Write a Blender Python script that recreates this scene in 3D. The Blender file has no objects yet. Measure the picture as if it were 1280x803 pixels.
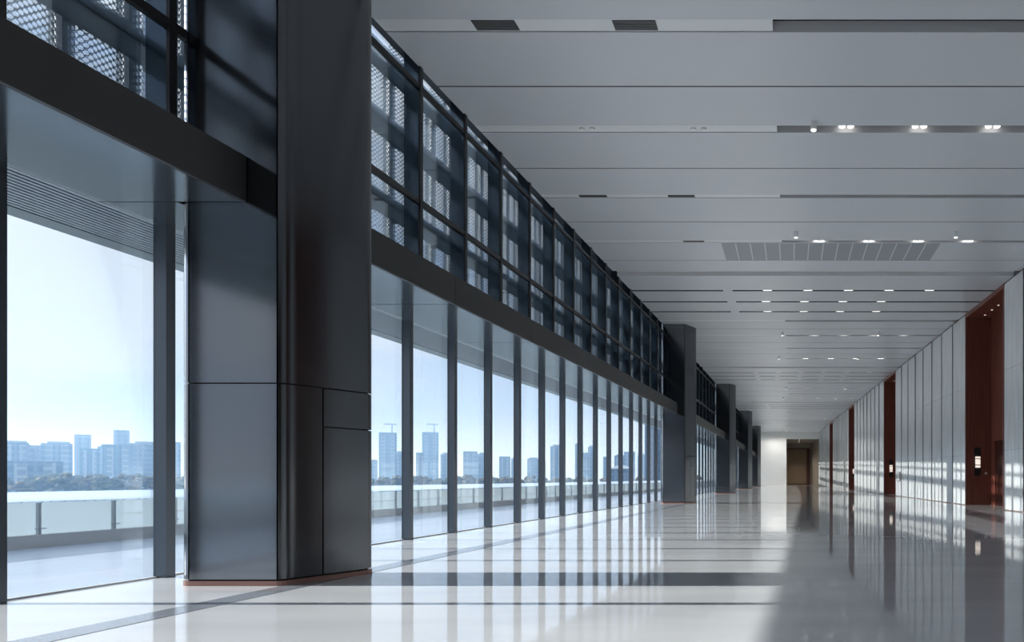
import bpy, bmesh, math, random
from mathutils import Vector
random.seed(7)
PI = math.pi
C = bpy.context.scene.collection
scene = bpy.context.scene

# ------------------------------------------------------------------ camera
F_PX, VX, VY, W, H = 850.0, 990.0, 598.0, 1280.0, 803.0
cam_data = bpy.data.cameras.new('camera')
cam_data.sensor_width = 36.0
cam_data.sensor_fit = 'HORIZONTAL'
cam_data.lens = F_PX / W * 36.0
cam_data.shift_x = -(VX - W / 2) / W
cam_data.shift_y = (VY - H / 2) / W
cam_data.clip_end = 5000
cam = bpy.data.objects.new('camera', cam_data)
cam.location = (0, 0, 1.0)
cam.rotation_euler = (PI / 2, 0, 0)
C.objects.link(cam)
scene.camera = cam

# ------------------------------------------------------------------ view
scene.view_settings.view_transform = 'Standard'
scene.view_settings.look = 'None'
scene.view_settings.gamma = 1.0
scene.view_settings.use_curve_mapping = False
scene.view_settings.exposure = 0.0
scene.cycles.max_bounces = 10
scene.cycles.diffuse_bounces = 5
scene.cycles.glossy_bounces = 5
scene.cycles.transparent_max_bounces = 48
scene.cycles.sample_clamp_indirect = 6.0
scene.cycles.use_denoising = True

# ------------------------------------------------------------------ world
SKY_STRENGTH = 0.92
world = bpy.data.worlds.new('sky')
scene.world = world
world.use_nodes = True
wt = world.node_tree
wt.nodes.clear()
def wn(t, **kw):
    n = wt.nodes.new(t)
    for k, v in kw.items():
        setattr(n, k, v)
    return n
tc = wn('ShaderNodeTexCoord')
sep = wn('ShaderNodeSeparateXYZ')
wt.links.new(tc.outputs['Generated'], sep.inputs[0])
ramp = wn('ShaderNodeValToRGB')
ramp.color_ramp.elements[0].position = 0.0
ramp.color_ramp.elements[0].color = (0.78, 0.85, 0.96, 1)
ramp.color_ramp.elements[1].position = 0.75
ramp.color_ramp.elements[1].color = (0.48, 0.62, 0.86, 1)
e = ramp.color_ramp.elements.new(0.22)
e.color = (0.58, 0.69, 0.90, 1)
wt.links.new(sep.outputs['Z'], ramp.inputs[0])
mp = wn('ShaderNodeMapping')
mp.inputs['Scale'].default_value = (1.0, 1.0, 2.6)
mp.inputs['Location'].default_value = (3.1, 1.7, 0.6)
wt.links.new(tc.outputs['Generated'], mp.inputs[0])
noi = wn('ShaderNodeTexNoise')
noi.inputs['Scale'].default_value = 3.2
noi.inputs['Detail'].default_value = 6
noi.inputs['Roughness'].default_value = 0.55
wt.links.new(mp.outputs[0], noi.inputs['Vector'])
cr = wn('ShaderNodeValToRGB')
cr.color_ramp.elements[0].position = 0.43
cr.color_ramp.elements[1].position = 0.58
wt.links.new(noi.outputs['Fac'], cr.inputs[0])
mx = wn('ShaderNodeMix', data_type='RGBA')
mx.inputs['B'].default_value = (0.90, 0.93, 0.99, 1)
wt.links.new(cr.outputs[0], mx.inputs['Factor'])
wt.links.new(ramp.outputs[0], mx.inputs['A'])
# brighter high sky and a broad bright region round the sun
SUN_TAN = 0.4766
hi = wn('ShaderNodeMapRange', interpolation_type='SMOOTHSTEP')
hi.inputs['From Min'].default_value = 0.33; hi.inputs['From Max'].default_value = 0.62
hi.inputs['To Min'].default_value = 1.0; hi.inputs['To Max'].default_value = 2.9
wt.links.new(sep.outputs['Z'], hi.inputs['Value'])
dt = wn('ShaderNodeVectorMath', operation='DOT_PRODUCT')
sv = Vector((-1, 0, SUN_TAN)).normalized()
dt.inputs[1].default_value = tuple(sv)
wt.links.new(tc.outputs['Generated'], dt.inputs[0])
mxm = wn('ShaderNodeMath', operation='MAXIMUM'); mxm.inputs[1].default_value = 0.0
wt.links.new(dt.outputs['Value'], mxm.inputs[0])
pw_ = wn('ShaderNodeMath', operation='POWER'); pw_.inputs[1].default_value = 18.0
wt.links.new(mxm.outputs[0], pw_.inputs[0])
mad = wn('ShaderNodeMath', operation='MULTIPLY_ADD'); mad.inputs[1].default_value = 5.0
wt.links.new(pw_.outputs[0], mad.inputs[0]); wt.links.new(hi.outputs[0], mad.inputs[2])
st = wn('ShaderNodeMath', operation='MULTIPLY'); st.inputs[1].default_value = SKY_STRENGTH
wt.links.new(mad.outputs[0], st.inputs[0])
bg = wn('ShaderNodeBackground')
wt.links.new(st.outputs[0], bg.inputs['Strength'])
wt.links.new(mx.outputs['Result'], bg.inputs['Color'])
wo = wn('ShaderNodeOutputWorld')
wt.links.new(bg.outputs[0], wo.inputs['Surface'])

# ------------------------------------------------------------------ sun (from the window side, square to the hall)
sun_data = bpy.data.lights.new('sun', 'SUN')
sun_data.energy = 9.5
sun_data.color = (1.0, 0.97, 0.935)
sun_data.angle = math.radians(0.6)
sun = bpy.data.objects.new('sun', sun_data)
sun.rotation_euler = Vector((1, 0, -SUN_TAN)).to_track_quat('-Z', 'Y').to_euler()
sun.location = (-40, 10, 25)
C.objects.link(sun)

# ------------------------------------------------------------------ materials
def mat(name, col, rough=0.5, metal=0.0, spec=0.5, coat=0.0, emit=None, estr=0.0):
    m = bpy.data.materials.new(name)
    m.use_nodes = True
    b = m.node_tree.nodes['Principled BSDF']
    b.inputs['Base Color'].default_value = (*col, 1)
    b.inputs['Roughness'].default_value = rough
    b.inputs['Metallic'].default_value = metal
    b.inputs['Specular IOR Level'].default_value = spec
    b.inputs['Coat Weight'].default_value = coat
    if emit:
        b.inputs['Emission Color'].default_value = (*emit, 1)
        b.inputs['Emission Strength'].default_value = estr
    return m
def noise_color(m, c1, c2, scale=(1, 1, 1), s=2.0, detail=5, lo=0.35, hi=0.7):
    t = m.node_tree; b = t.nodes['Principled BSDF']
    g = t.nodes.new('ShaderNodeNewGeometry')
    mpp = t.nodes.new('ShaderNodeMapping'); mpp.inputs['Scale'].default_value = scale
    n = t.nodes.new('ShaderNodeTexNoise'); n.inputs['Scale'].default_value = s; n.inputs['Detail'].default_value = detail
    r = t.nodes.new('ShaderNodeValToRGB')
    r.color_ramp.elements[0].position = lo; r.color_ramp.elements[0].color = (*c1, 1)
    r.color_ramp.elements[1].position = hi; r.color_ramp.elements[1].color = (*c2, 1)
    t.links.new(g.outputs['Position'], mpp.inputs[0]); t.links.new(mpp.outputs[0], n.inputs['Vector'])
    t.links.new(n.outputs['Fac'], r.inputs[0]); t.links.new(r.outputs[0], b.inputs['Base Color'])
    return r
def noise_rough(m, a, b_, scale=(1, 1, 1), s=2.0):
    t = m.node_tree; b = t.nodes['Principled BSDF']
    g = t.nodes.new('ShaderNodeNewGeometry')
    mpp = t.nodes.new('ShaderNodeMapping'); mpp.inputs['Scale'].default_value = scale
    n = t.nodes.new('ShaderNodeTexNoise'); n.inputs['Scale'].default_value = s
    r = t.nodes.new('ShaderNodeMapRange')
    r.inputs['To Min'].default_value = a; r.inputs['To Max'].default_value = b_
    t.links.new(g.outputs['Position'], mpp.inputs[0]); t.links.new(mpp.outputs[0], n.inputs['Vector'])
    t.links.new(n.outputs['Fac'], r.inputs['Value']); t.links.new(r.outputs[0], b.inputs['Roughness'])

M = {}
M['floor'] = mat('polished_stone', (0.60, 0.60, 0.60), 0.07, spec=0.55)
noise_color(M['floor'], (0.525, 0.53, 0.54), (0.61, 0.61, 0.615), (0.35, 1.2, 1), 1.3, 8)
noise_rough(M['floor'], 0.025, 0.06, (1, 1, 1), 0.6)
M['inlay'] = mat('grey_stone_inlay', (0.22, 0.235, 0.26), 0.12)
M['terrace'] = mat('terrace_stone', (0.40, 0.43, 0.47), 0.25)
noise_color(M['terrace'], (0.27, 0.31, 0.36), (0.33, 0.365, 0.41), (1, 0.4, 1), 0.8, 5)
M['ceiling'] = mat('grey_metal_ceiling', (0.56, 0.58, 0.61), 0.34, spec=0.6)
noise_rough(M['ceiling'], 0.28, 0.42, (0.4, 3, 1), 1.0)
M['step'] = mat('pale_ceiling_strip', (0.70, 0.72, 0.73), 0.4)
M['slot'] = mat('dark_slot', (0.10, 0.10, 0.105), 0.5)
M['slot_edge'] = mat('slot_lining', (0.60, 0.60, 0.61), 0.5)
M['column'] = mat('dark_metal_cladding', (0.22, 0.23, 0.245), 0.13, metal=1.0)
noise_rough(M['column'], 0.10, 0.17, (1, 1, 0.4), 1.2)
M['column_shaded'] = mat('shaded_metal_cladding', (0.125, 0.128, 0.135), 0.2, metal=1.0)  # same metal as the column front, shade of the bowed side put into its colour
noise_rough(M['column_shaded'], 0.14, 0.24, (1, 1, 0.4), 1.2)
M['core'] = mat('black_joint', (0.008, 0.008, 0.009), 0.7)
M['copper'] = mat('copper_plinth', (0.30, 0.16, 0.13), 0.35, metal=0.5)
M['bulkhead'] = mat('dark_bronze_fascia', (0.035, 0.034, 0.034), 0.45, metal=0.3)
M['soffit'] = mat('grey_metal_soffit', (0.14, 0.16, 0.18), 0.13, metal=0.8)
M['mullion'] = mat('blue_grey_mullion', (0.115, 0.13, 0.15), 0.26, metal=0.7)
M['upright'] = mat('dark_blue_upright', (0.11, 0.14, 0.17), 0.08, metal=0.9)
M['black'] = mat('black_metal', (0.012, 0.012, 0.013), 0.4)
M['girt'] = mat('blue_grey_girt', (0.10, 0.135, 0.17), 0.45)
M['panel'] = mat('pale_glass_panel', (0.60, 0.61, 0.61), 0.13, spec=0.9)
noise_color(M['panel'], (0.60, 0.63, 0.645), (0.72, 0.745, 0.755), (1, 1, 0.12), 6, 4)
noise_rough(M['panel'], 0.11, 0.2, (1, 2, 0.3), 2.0)
def flute_bump(m, scale, s, strength, dist):
    t = m.node_tree; b = t.nodes['Principled BSDF']
    g = t.nodes.new('ShaderNodeNewGeometry'); mpp = t.nodes.new('ShaderNodeMapping'); mpp.inputs['Scale'].default_value = scale
    n = t.nodes.new('ShaderNodeTexNoise'); n.inputs['Scale'].default_value = s; n.inputs['Detail'].default_value = 2
    bu = t.nodes.new('ShaderNodeBump'); bu.inputs['Strength'].default_value = strength; bu.inputs['Distance'].default_value = dist
    t.links.new(g.outputs['Position'], mpp.inputs[0]); t.links.new(mpp.outputs[0], n.inputs['Vector'])
    t.links.new(n.outputs['Fac'], bu.inputs['Height']); t.links.new(bu.outputs[0], b.inputs['Normal'])
flute_bump(M['panel'], (0.2, 1, 0.10), 3.0, 0.5, 0.012)
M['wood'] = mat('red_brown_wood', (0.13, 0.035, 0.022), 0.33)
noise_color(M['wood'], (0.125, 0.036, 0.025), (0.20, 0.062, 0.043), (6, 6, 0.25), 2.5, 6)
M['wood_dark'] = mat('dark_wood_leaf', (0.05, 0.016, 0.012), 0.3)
M['bronze_edge'] = mat('bronze_edge', (0.35, 0.24, 0.21), 0.35, metal=0.7)
M['chrome'] = mat('chrome', (0.75, 0.73, 0.70), 0.3, metal=0.6)
M['white'] = mat('white_paint', (0.72, 0.72, 0.70), 0.45)
M['tan'] = mat('tan_panel', (0.19, 0.14, 0.10), 0.45)
M['taupe'] = mat('taupe_wall', (0.25, 0.235, 0.215), 0.4)
M['wall_dark'] = mat('dark_wall', (0.05, 0.048, 0.046), 0.5)
M['vent'] = mat('dark_vent', (0.055, 0.055, 0.058), 0.5)
M['grille'] = mat('grey_grille', (0.30, 0.32, 0.34), 0.45)
M['grille_line'] = mat('pale_grille_bar', (0.62, 0.63, 0.64), 0.4)
M['lamp'] = mat('lamp_lens', (0.9, 0.9, 0.9), 0.4, emit=(1.0, 0.97, 0.93), estr=1.5)
M['lamp_slot'] = mat('slot_lamp_lens', (0.9, 0.9, 0.9), 0.4, emit=(1.0, 0.97, 0.93), estr=2.6)
M['lamp_warm'] = mat('warm_lamp_lens', (0.9, 0.85, 0.8), 0.4, emit=(1.0, 0.86, 0.74), estr=0.85)
M['lamp_body'] = mat('white_lamp_body', (0.75, 0.75, 0.75), 0.4)
M['kerb'] = mat('grey_kerb', (0.50, 0.49, 0.48), 0.6)
M['rail'] = mat('pale_ledge', (0.74, 0.77, 0.80), 0.25)
M['post'] = mat('grey_post', (0.36, 0.38, 0.40), 0.4, metal=0.4)
M['ground'] = mat('far_ground', (0.10, 0.13, 0.14), 0.6)
M['tree_a'] = mat('olive_leaves', (0.080, 0.082, 0.042), 0.9)
M['tree_b'] = mat('brown_leaves', (0.105, 0.088, 0.05), 0.9)
M['trunk'] = mat('bark', (0.10, 0.08, 0.06), 0.8)
M['sphere'] = mat('white_roof', (0.8, 0.8, 0.8), 0.4)

def glass_mat(name, tint, boost=1.0):
    m = bpy.data.materials.new(name); m.use_nodes = True
    t = m.node_tree; t.nodes.clear()
    o = t.nodes.new('ShaderNodeOutputMaterial')
    tr = t.nodes.new('ShaderNodeBsdfTransparent'); tr.inputs[0].default_value = (*tint, 1)
    gl = t.nodes.new('ShaderNodeBsdfGlossy'); gl.inputs['Roughness'].default_value = 0.0
    gl.inputs['Color'].default_value = (0.9, 0.95, 1, 1)
    fr = t.nodes.new('ShaderNodeFresnel'); fr.inputs['IOR'].default_value = 1.42
    mu = t.nodes.new('ShaderNodeMath'); mu.operation = 'MULTIPLY'; mu.inputs[1].default_value = boost
    mi = t.nodes.new('ShaderNodeMixShader')
    t.links.new(fr.outputs[0], mu.inputs[0]); t.links.new(mu.outputs[0], mi.inputs[0])
    t.links.new(tr.outputs[0], mi.inputs[1]); t.links.new(gl.outputs[0], mi.inputs[2]); t.links.new(mi.outputs[0], o.inputs[0])
    return m
M['glass'] = glass_mat('clear_glass', (0.95, 0.975, 0.985), 0.22)
M['glass_up'] = glass_mat('upper_glass', (0.95, 0.98, 0.99), 0.6)

def frost_mat(name, col, fac):
    m = bpy.data.materials.new(name); m.use_nodes = True
    t = m.node_tree; t.nodes.clear()
    o = t.nodes.new('ShaderNodeOutputMaterial')
    tr = t.nodes.new('ShaderNodeBsdfTransparent'); tr.inputs[0].default_value = (0.8, 0.87, 0.9, 1)
    tl = t.nodes.new('ShaderNodeBsdfTranslucent'); tl.inputs[0].default_value = (*col, 1)
    mi = t.nodes.new('ShaderNodeMixShader'); mi.inputs[0].default_value = fac
    t.links.new(tr.outputs[0], mi.inputs[1]); t.links.new(tl.outputs[0], mi.inputs[2]); t.links.new(mi.outputs[0], o.inputs[0])
    return m
M['frost'] = frost_mat('frosted_glass', (0.27, 0.30, 0.32), 0.7)
M['opal'] = frost_mat('opal_glass', (0.50, 0.55, 0.62), 0.95)

def perforated_mat(pitch=0.075, r=0.295):
    m = bpy.data.materials.new('perforated_metal'); m.use_nodes = True
    t = m.node_tree; t.nodes.clear()
    N = t.nodes.new; L = t.links.new
    o = N('ShaderNodeOutputMaterial'); uv = N('ShaderNodeUVMap'); uv.uv_map = 'UVMap'
    def grid(off):
        a = N('ShaderNodeVectorMath'); a.operation = 'MULTIPLY_ADD'
        a.inputs[1].default_value = (1 / pitch, 1 / pitch, 0); a.inputs[2].default_value = (off, off, 0)
        L(uv.outputs[0], a.inputs[0])
        f = N('ShaderNodeVectorMath'); f.operation = 'FRACTION'; L(a.outputs[0], f.inputs[0])
        s = N('ShaderNodeVectorMath'); s.operation = 'SUBTRACT'; s.inputs[1].default_value = (0.5, 0.5, 0); L(f.outputs[0], s.inputs[0])
        d = N('ShaderNodeVectorMath'); d.operation = 'LENGTH'; L(s.outputs[0], d.inputs[0])
        return d.outputs['Value']
    mn = N('ShaderNodeMath'); mn.operation = 'MINIMUM'; L(grid(0.0), mn.inputs[0]); L(grid(0.5), mn.inputs[1])
    lt = N('ShaderNodeMath'); lt.operation = 'LESS_THAN'; lt.inputs[1].default_value = r; L(mn.outputs[0], lt.inputs[0])
    b = N('ShaderNodeBsdfPrincipled'); b.inputs['Base Color'].default_value = (0.13, 0.17, 0.21, 1); b.inputs['Roughness'].default_value = 0.5
    tr = N('ShaderNodeBsdfTransparent')
    mi = N('ShaderNodeMixShader'); L(lt.outputs[0], mi.inputs[0]); L(b.outputs[0], mi.inputs[1]); L(tr.outputs[0], mi.inputs[2]); L(mi.outputs[0], o.inputs[0])
    return m
M['perf'] = perforated_mat()

def building_mat(name, wall, win, sx, sz):
    m = mat(name, wall, 0.6)
    t = m.node_tree; b = t.nodes['Principled BSDF']
    tcn = t.nodes.new('ShaderNodeTexCoord'); br = t.nodes.new('ShaderNodeTexBrick')
    sp = t.nodes.new('ShaderNodeSeparateXYZ'); cb = t.nodes.new('ShaderNodeCombineXYZ'); ad = t.nodes.new('ShaderNodeMath')
    t.links.new(tcn.outputs['Object'], sp.inputs[0])
    t.links.new(sp.outputs['X'], ad.inputs[0]); t.links.new(sp.outputs['Y'], ad.inputs[1])
    t.links.new(ad.outputs[0], cb.inputs['X']); t.links.new(sp.outputs['Z'], cb.inputs['Y'])
    br.offset = 0.0
    br.inputs['Scale'].default_value = 1.0; br.inputs['Brick Width'].default_value = sx; br.inputs['Row Height'].default_value = sz
    br.inputs['Mortar Size'].default_value = 0.55; br.inputs['Mortar Smooth'].default_value = 0.1
    br.inputs['Color1'].default_value = (*win, 1); br.inputs['Color2'].default_value = (*[c * 1.25 for c in win], 1)
    br.inputs['Mortar'].default_value = (*wall, 1)
    t.links.new(cb.outputs[0], br.inputs['Vector']); t.links.new(br.outputs['Color'], b.inputs['Base Color'])
    return m
M['bld_a'] = building_mat('grey_tower', (0.19, 0.215, 0.25), (0.09, 0.12, 0.16), 4.0, 3.2)
M['bld_b'] = building_mat('pale_tower', (0.29, 0.315, 0.35), (0.14, 0.17, 0.21), 3.4, 3.2)
M['bld_c'] = building_mat('blue_tower', (0.14, 0.185, 0.24), (0.08, 0.12, 0.17), 2.6, 3.6)
M['bld_top'] = mat('rooftop_plant', (0.30, 0.33, 0.37), 0.6)

# ------------------------------------------------------------------ helpers
def tag(o, label=None, cat=None, group=None, kind=None):
    if label: o['label'] = label
    if cat: o['category'] = cat
    if group: o['group'] = group
    if kind: o['kind'] = kind
    return o
def empty(name, loc=(0, 0, 0), rz=0.0):
    o = bpy.data.objects.new(name, None)
    o.location = loc; o.rotation_euler = (0, 0, rz); o.empty_display_size = 0.2
    C.objects.link(o)
    return o
def ordinal(n):
    w = ['zeroth', 'first', 'second', 'third', 'fourth', 'fifth', 'sixth', 'seventh', 'eighth', 'ninth', 'tenth', 'eleventh', 'twelfth']
    if n < len(w): return w[n]
    return '%d%s' % (n, 'th' if 10 <= n % 100 <= 20 else {1: 'st', 2: 'nd', 3: 'rd'}.get(n % 10, 'th'))
def ident(x, y, z): return (x, y, z)

class MB:
    """collects shapes, builds one mesh object"""
    def __init__(self, fn=ident):
        self.v, self.f, self.m, self.fn = [], [], [], fn
    def add(self, verts, faces, mi=0):
        n = len(self.v)
        self.v += [self.fn(*p) for p in verts]
        self.f += [tuple(n + i for i in q) for q in faces]
        self.m += [mi] * len(faces)
        return self
    def box(self, x0, x1, y0, y1, z0, z1, mi=0):
        vs = [(x0, y0, z0), (x1, y0, z0), (x1, y1, z0), (x0, y1, z0), (x0, y0, z1), (x1, y0, z1), (x1, y1, z1), (x0, y1, z1)]
        return self.add(vs, [(0, 3, 2, 1), (4, 5, 6, 7), (0, 1, 5, 4), (1, 2, 6, 5), (2, 3, 7, 6), (3, 0, 4, 7)], mi)
    def prism(self, poly, z0, z1, mi=0):
        n = len(poly)
        vs = [(x, y, z0) for x, y in poly] + [(x, y, z1) for x, y in poly]
        fs = [tuple(range(n))[::-1], tuple(range(n, 2 * n))] + [(i, (i + 1) % n, n + (i + 1) % n, n + i) for i in range(n)]
        return self.add(vs, fs, mi)
    def cyl(self, x, y, z0, z1, r, n=16, mi=0):
        return self.prism([(x + r * math.cos(2 * PI * i / n), y + r * math.sin(2 * PI * i / n)) for i in range(n)], z0, z1, mi)
    def build(self, name, mats, parent=None, loc=(0, 0, 0), bevel=0.0):
        me = bpy.data.meshes.new(name)
        ox, oy, oz = loc
        me.from_pydata([(x - ox, y - oy, z - oz) for x, y, z in self.v], [], self.f)
        for k in (mats if isinstance(mats, (list, tuple)) else [mats]):
            me.materials.append(M[k])
        for p, i in zip(me.polygons, self.m): p.material_index = i
        bm = bmesh.new(); bm.from_mesh(me); bmesh.ops.recalc_face_normals(bm, faces=bm.faces); bm.to_mesh(me); bm.free()
        o = bpy.data.objects.new(name, me)
        if parent is None: o.location = loc
        else: o.parent = parent
        C.objects.link(o)
        if bevel:
            b = o.modifiers.new('bevel', 'BEVEL'); b.width = bevel; b.segments = 2; b.limit_method = 'ANGLE'
        return o
def part(mb, name, mats, parent, bevel=0.0):
    """mesh given in world coordinates, stored relative to the parent's base"""
    p = parent; loc = Vector((0, 0, 0))
    while p is not None:
        loc += p.location; p = p.parent
    return mb.build(name, mats, parent, tuple(loc), bevel)
def smooth(o, ang=0.6):
    for p in o.data.polygons: p.use_smooth = True
    try:
        o.data.set_sharp_from_angle(angle=ang)
    except Exception:
        pass
def copy_tree(o, parent=None):
    c = o.copy(); C.objects.link(c)
    if parent is not None: c.parent = parent
    for ch in list(o.children): copy_tree(ch, c)
    return c

# window side is very slightly bowed: offset of every window-side element with distance
OFF = [(-30, -0.90), (6.3, 0.0), (26.9, 0.51), (43.9, 0.72), (61.4, 0.78), (79, 0.76), (200, 0.76)]
def off(y):
    for (a, va), (b, vb) in zip(OFF, OFF[1:]):
        if y <= b: return va + (vb - va) * (y - a) / (b - a)
    return OFF[-1][1]
def LW(x, y, z): return (x + off(y), y, z)
RS = 0.0455
def RW(d, y, z): return (7.6 - RS * y + d, y, z)

Y0, Y1 = -16.0, 89.5          # hall from the wall behind the camera to the end wall
CH = 7.1                      # ceiling height
SOF = 3.56                    # soffit height
DECK = 3.98                   # top of the dark fascia band
COL_Y = [6.3, 26.9, 43.9, 61.4, 79.0]
COL_Z_BACK = -14.2

# ------------------------------------------------------------------ floor, terrace, ceiling
ys = [Y0, -10, -4, 0, 6.3, 12, 18, 26.9, 35, 43.9, 52, 61.4, 70, 79, Y1, 104]
def strip_mesh(x0f, x1f, z0, z1, ylist):
    mb = MB()
    for a, b in zip(ylist, ylist[1:]):
        vs = [(x0f(a), a, z0), (x1f(a), a, z0), (x1f(b), b, z0), (x0f(b), b, z0), (x0f(a), a, z1), (x1f(a), a, z1), (x1f(b), b, z1), (x0f(b), b, z1)]
        fs = [(0, 3, 2, 1), (4, 5, 6, 7), (1, 2, 6, 5), (3, 0, 4, 7)]
        if a == ylist[0]: fs.append((0, 1, 5, 4))
        if b == ylist[-1]: fs.append((2, 3, 7, 6))
        mb.add(vs, fs)
    return mb
fl = strip_mesh(lambda y: -6.45 + off(y), lambda y: 9.2 - RS * y, -0.30, 0.0, ys).build('floor', 'floor')
tag(fl, 'pale polished stone floor of the long hall with mirror reflections', 'floor', kind='structure')
inl = strip_mesh(lambda y: -4.73 + off(y), lambda y: -4.47 + off(y), -0.05, 0.0025, ys[:-1]).build('trim_1', 'inlay')
tag(inl, 'dark grey stone line inlaid in the floor along the columns', 'floor inlay', kind='structure')
ter = strip_mesh(lambda y: -11.35 + off(y), lambda y: -6.45 + off(y), -0.32, -0.02, ys).build('terrace_floor', 'terrace')
tag(ter, 'pale stone terrace floor outside the tall windows', 'terrace', kind='structure')

# ceiling: panels across the hall with real gaps; gap kinds per bay of 17.2
cells = []      # (y, kind, width)
T0 = 3.3
def lerp_bay(k):
    return T0 + 17.2 * k
for k in range(-2, 6):
    T = lerp_bay(k)
    for d, kind, w in ((0, 'thick', 0.50), (1.7, 'dash', 0.15), (3.1, 'dash', 0.15), (4.5, 'dash', 0.15), (6.0, 'slot', 0.26), (7.3, 'thin', 0.03),
                       (8.7, 'slot', 0.24), (10.1, 'thin', 0.025), (11.5, 'slot', 0.17), (12.9, 'thin', 0.025), (14.3, 'slot', 0.15), (15.75, 'thin', 0.02)):
        y = T + d
        if Y0 + 0.5 < y < Y1 - 0.3: cells.append((y, kind, w, k, d))
cells.sort()
cb = MB()
xl = lambda y: -5.62 + off(y)
xr = lambda y: 7.62 - RS * y
def cslab(y0, y1, x0, x1, z0, z1, mi, edge=None):
    """x0/x1 None means the wall line"""
    f0 = xl if x0 is None else (lambda y: x0)
    f1 = xr if x1 is None else (lambda y: x1)
    vs = [(f0(y0), y0, z0), (f1(y0), y0, z0), (f1(y1), y1, z0), (f0(y1), y1, z0), (f0(y0), y0, z1), (f1(y0), y0, z1), (f1(y1), y1, z1), (f0(y1), y1, z1)]
    cb.add(vs, [(0, 3, 2, 1), (4, 5, 6, 7), (1, 2, 6, 5), (2, 3, 7, 6), (3, 0, 4, 7)], mi)
    cb.add(vs, [(0, 1, 5, 4)], mi if edge is None else edge)
SLOT_X = -0.16
DASH_GAP = (-2.25, -1.95)
last = Y0; ek = None
for y, kind, w, k, d in cells:
    cslab(last, y - w, None, None, CH, CH + 0.16, 0, ek)
    ek = {'thick': 2, 'slot': 2, 'dash': 3, 'thin': 3}[kind]
    if kind == 'thick':
        cslab(y - w, y, None, None, CH + 0.12, CH + 0.16, 2)
    elif kind == 'slot':
        cslab(y - w, y - 0.03, None, SLOT_X - 0.10, CH, CH + 0.16, 1)      # pale strip, then a dark line
    elif kind == 'dash':
        cslab(y - w, y, DASH_GAP[0] + 0.01 * k, DASH_GAP[1] + 0.01 * k, CH, CH + 0.16, 0)
    last = y
cslab(last, Y1, None, None, CH, CH + 0.16, 0, ek)
cslab(Y0, Y1, None, None, CH + 0.22, CH + 0.5, 3)
ce = cb.build('ceiling', ['ceiling', 'step', 'slot_edge', 'slot'])
tag(ce, 'grey metal panel ceiling with dark slots running across the hall', 'ceiling', kind='structure')

# ------------------------------------------------------------------ end walls
mb = MB()
mb.box(-5.4, -0.74, Y1, Y1 + 0.3, 0, CH + 0.5)
mb.box(-0.74, 3.6, Y1, Y1 + 0.3, 6.15, CH + 0.5)
o = mb.build('wall_back', 'white'); tag(o, 'white end wall of the hall beside the brown doorway', 'wall', kind='structure')
mb = MB(); mb.box(-0.86, -0.74, Y1 - 0.03, Y1 + 0.0, 0, 6.15); 
o = mb.build('trim_2', 'white'); tag(o, 'white edge strip where the end wall meets the brown lobby', 'trim', kind='structure')
mb = MB(); mb.box(-0.95, -0.74, Y1 + 0.3, 103.2, 0, 6.3); mb.box(-0.95, 3.6, Y1 + 0.3, 103.2, 6.3, 6.5); mb.box(-0.95, 3.6, 103.0, 103.2, 0, 6.3)
o = mb.build('wall_lobby', 'taupe'); tag(o, 'shaded walls and ceiling of the lobby beyond the end wall', 'wall', kind='structure')
root = empty('door_9', (1.0, 103.0, 0)); tag(root, 'tall tan double door closing the lobby at the far end', 'door', kind='structure')
mb = MB(); mb.box(-0.74, 0.72, 102.9, 102.98, 0.12, 5.35); part(mb, 'door_leaf', 'tan', root)
mb = MB(); mb.box(0.74, 2.2, 102.9, 102.98, 0.12, 5.35); part(mb, 'door_leaf', 'tan', root)
mb = MB(); mb.box(-0.74, 2.7, 102.85, 102.99, 0.0, 0.12); part(mb, 'sill', 'wood_dark', root)
mb = MB(); mb.box(2.2, 2.7, 102.85, 102.99, 0.12, 5.5); mb.box(-0.74, 2.2, 102.85, 102.99, 5.35, 5.5); part(mb, 'door_frame', 'wood_dark', root)
mb = MB(); mb.box(-7.2, 9, Y0 - 0.3, Y0, 0, CH + 0.5)
o = mb.build('wall_front', 'wall_dark'); tag(o, 'wall closing the hall behind the viewer', 'wall', kind='structure')

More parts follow.
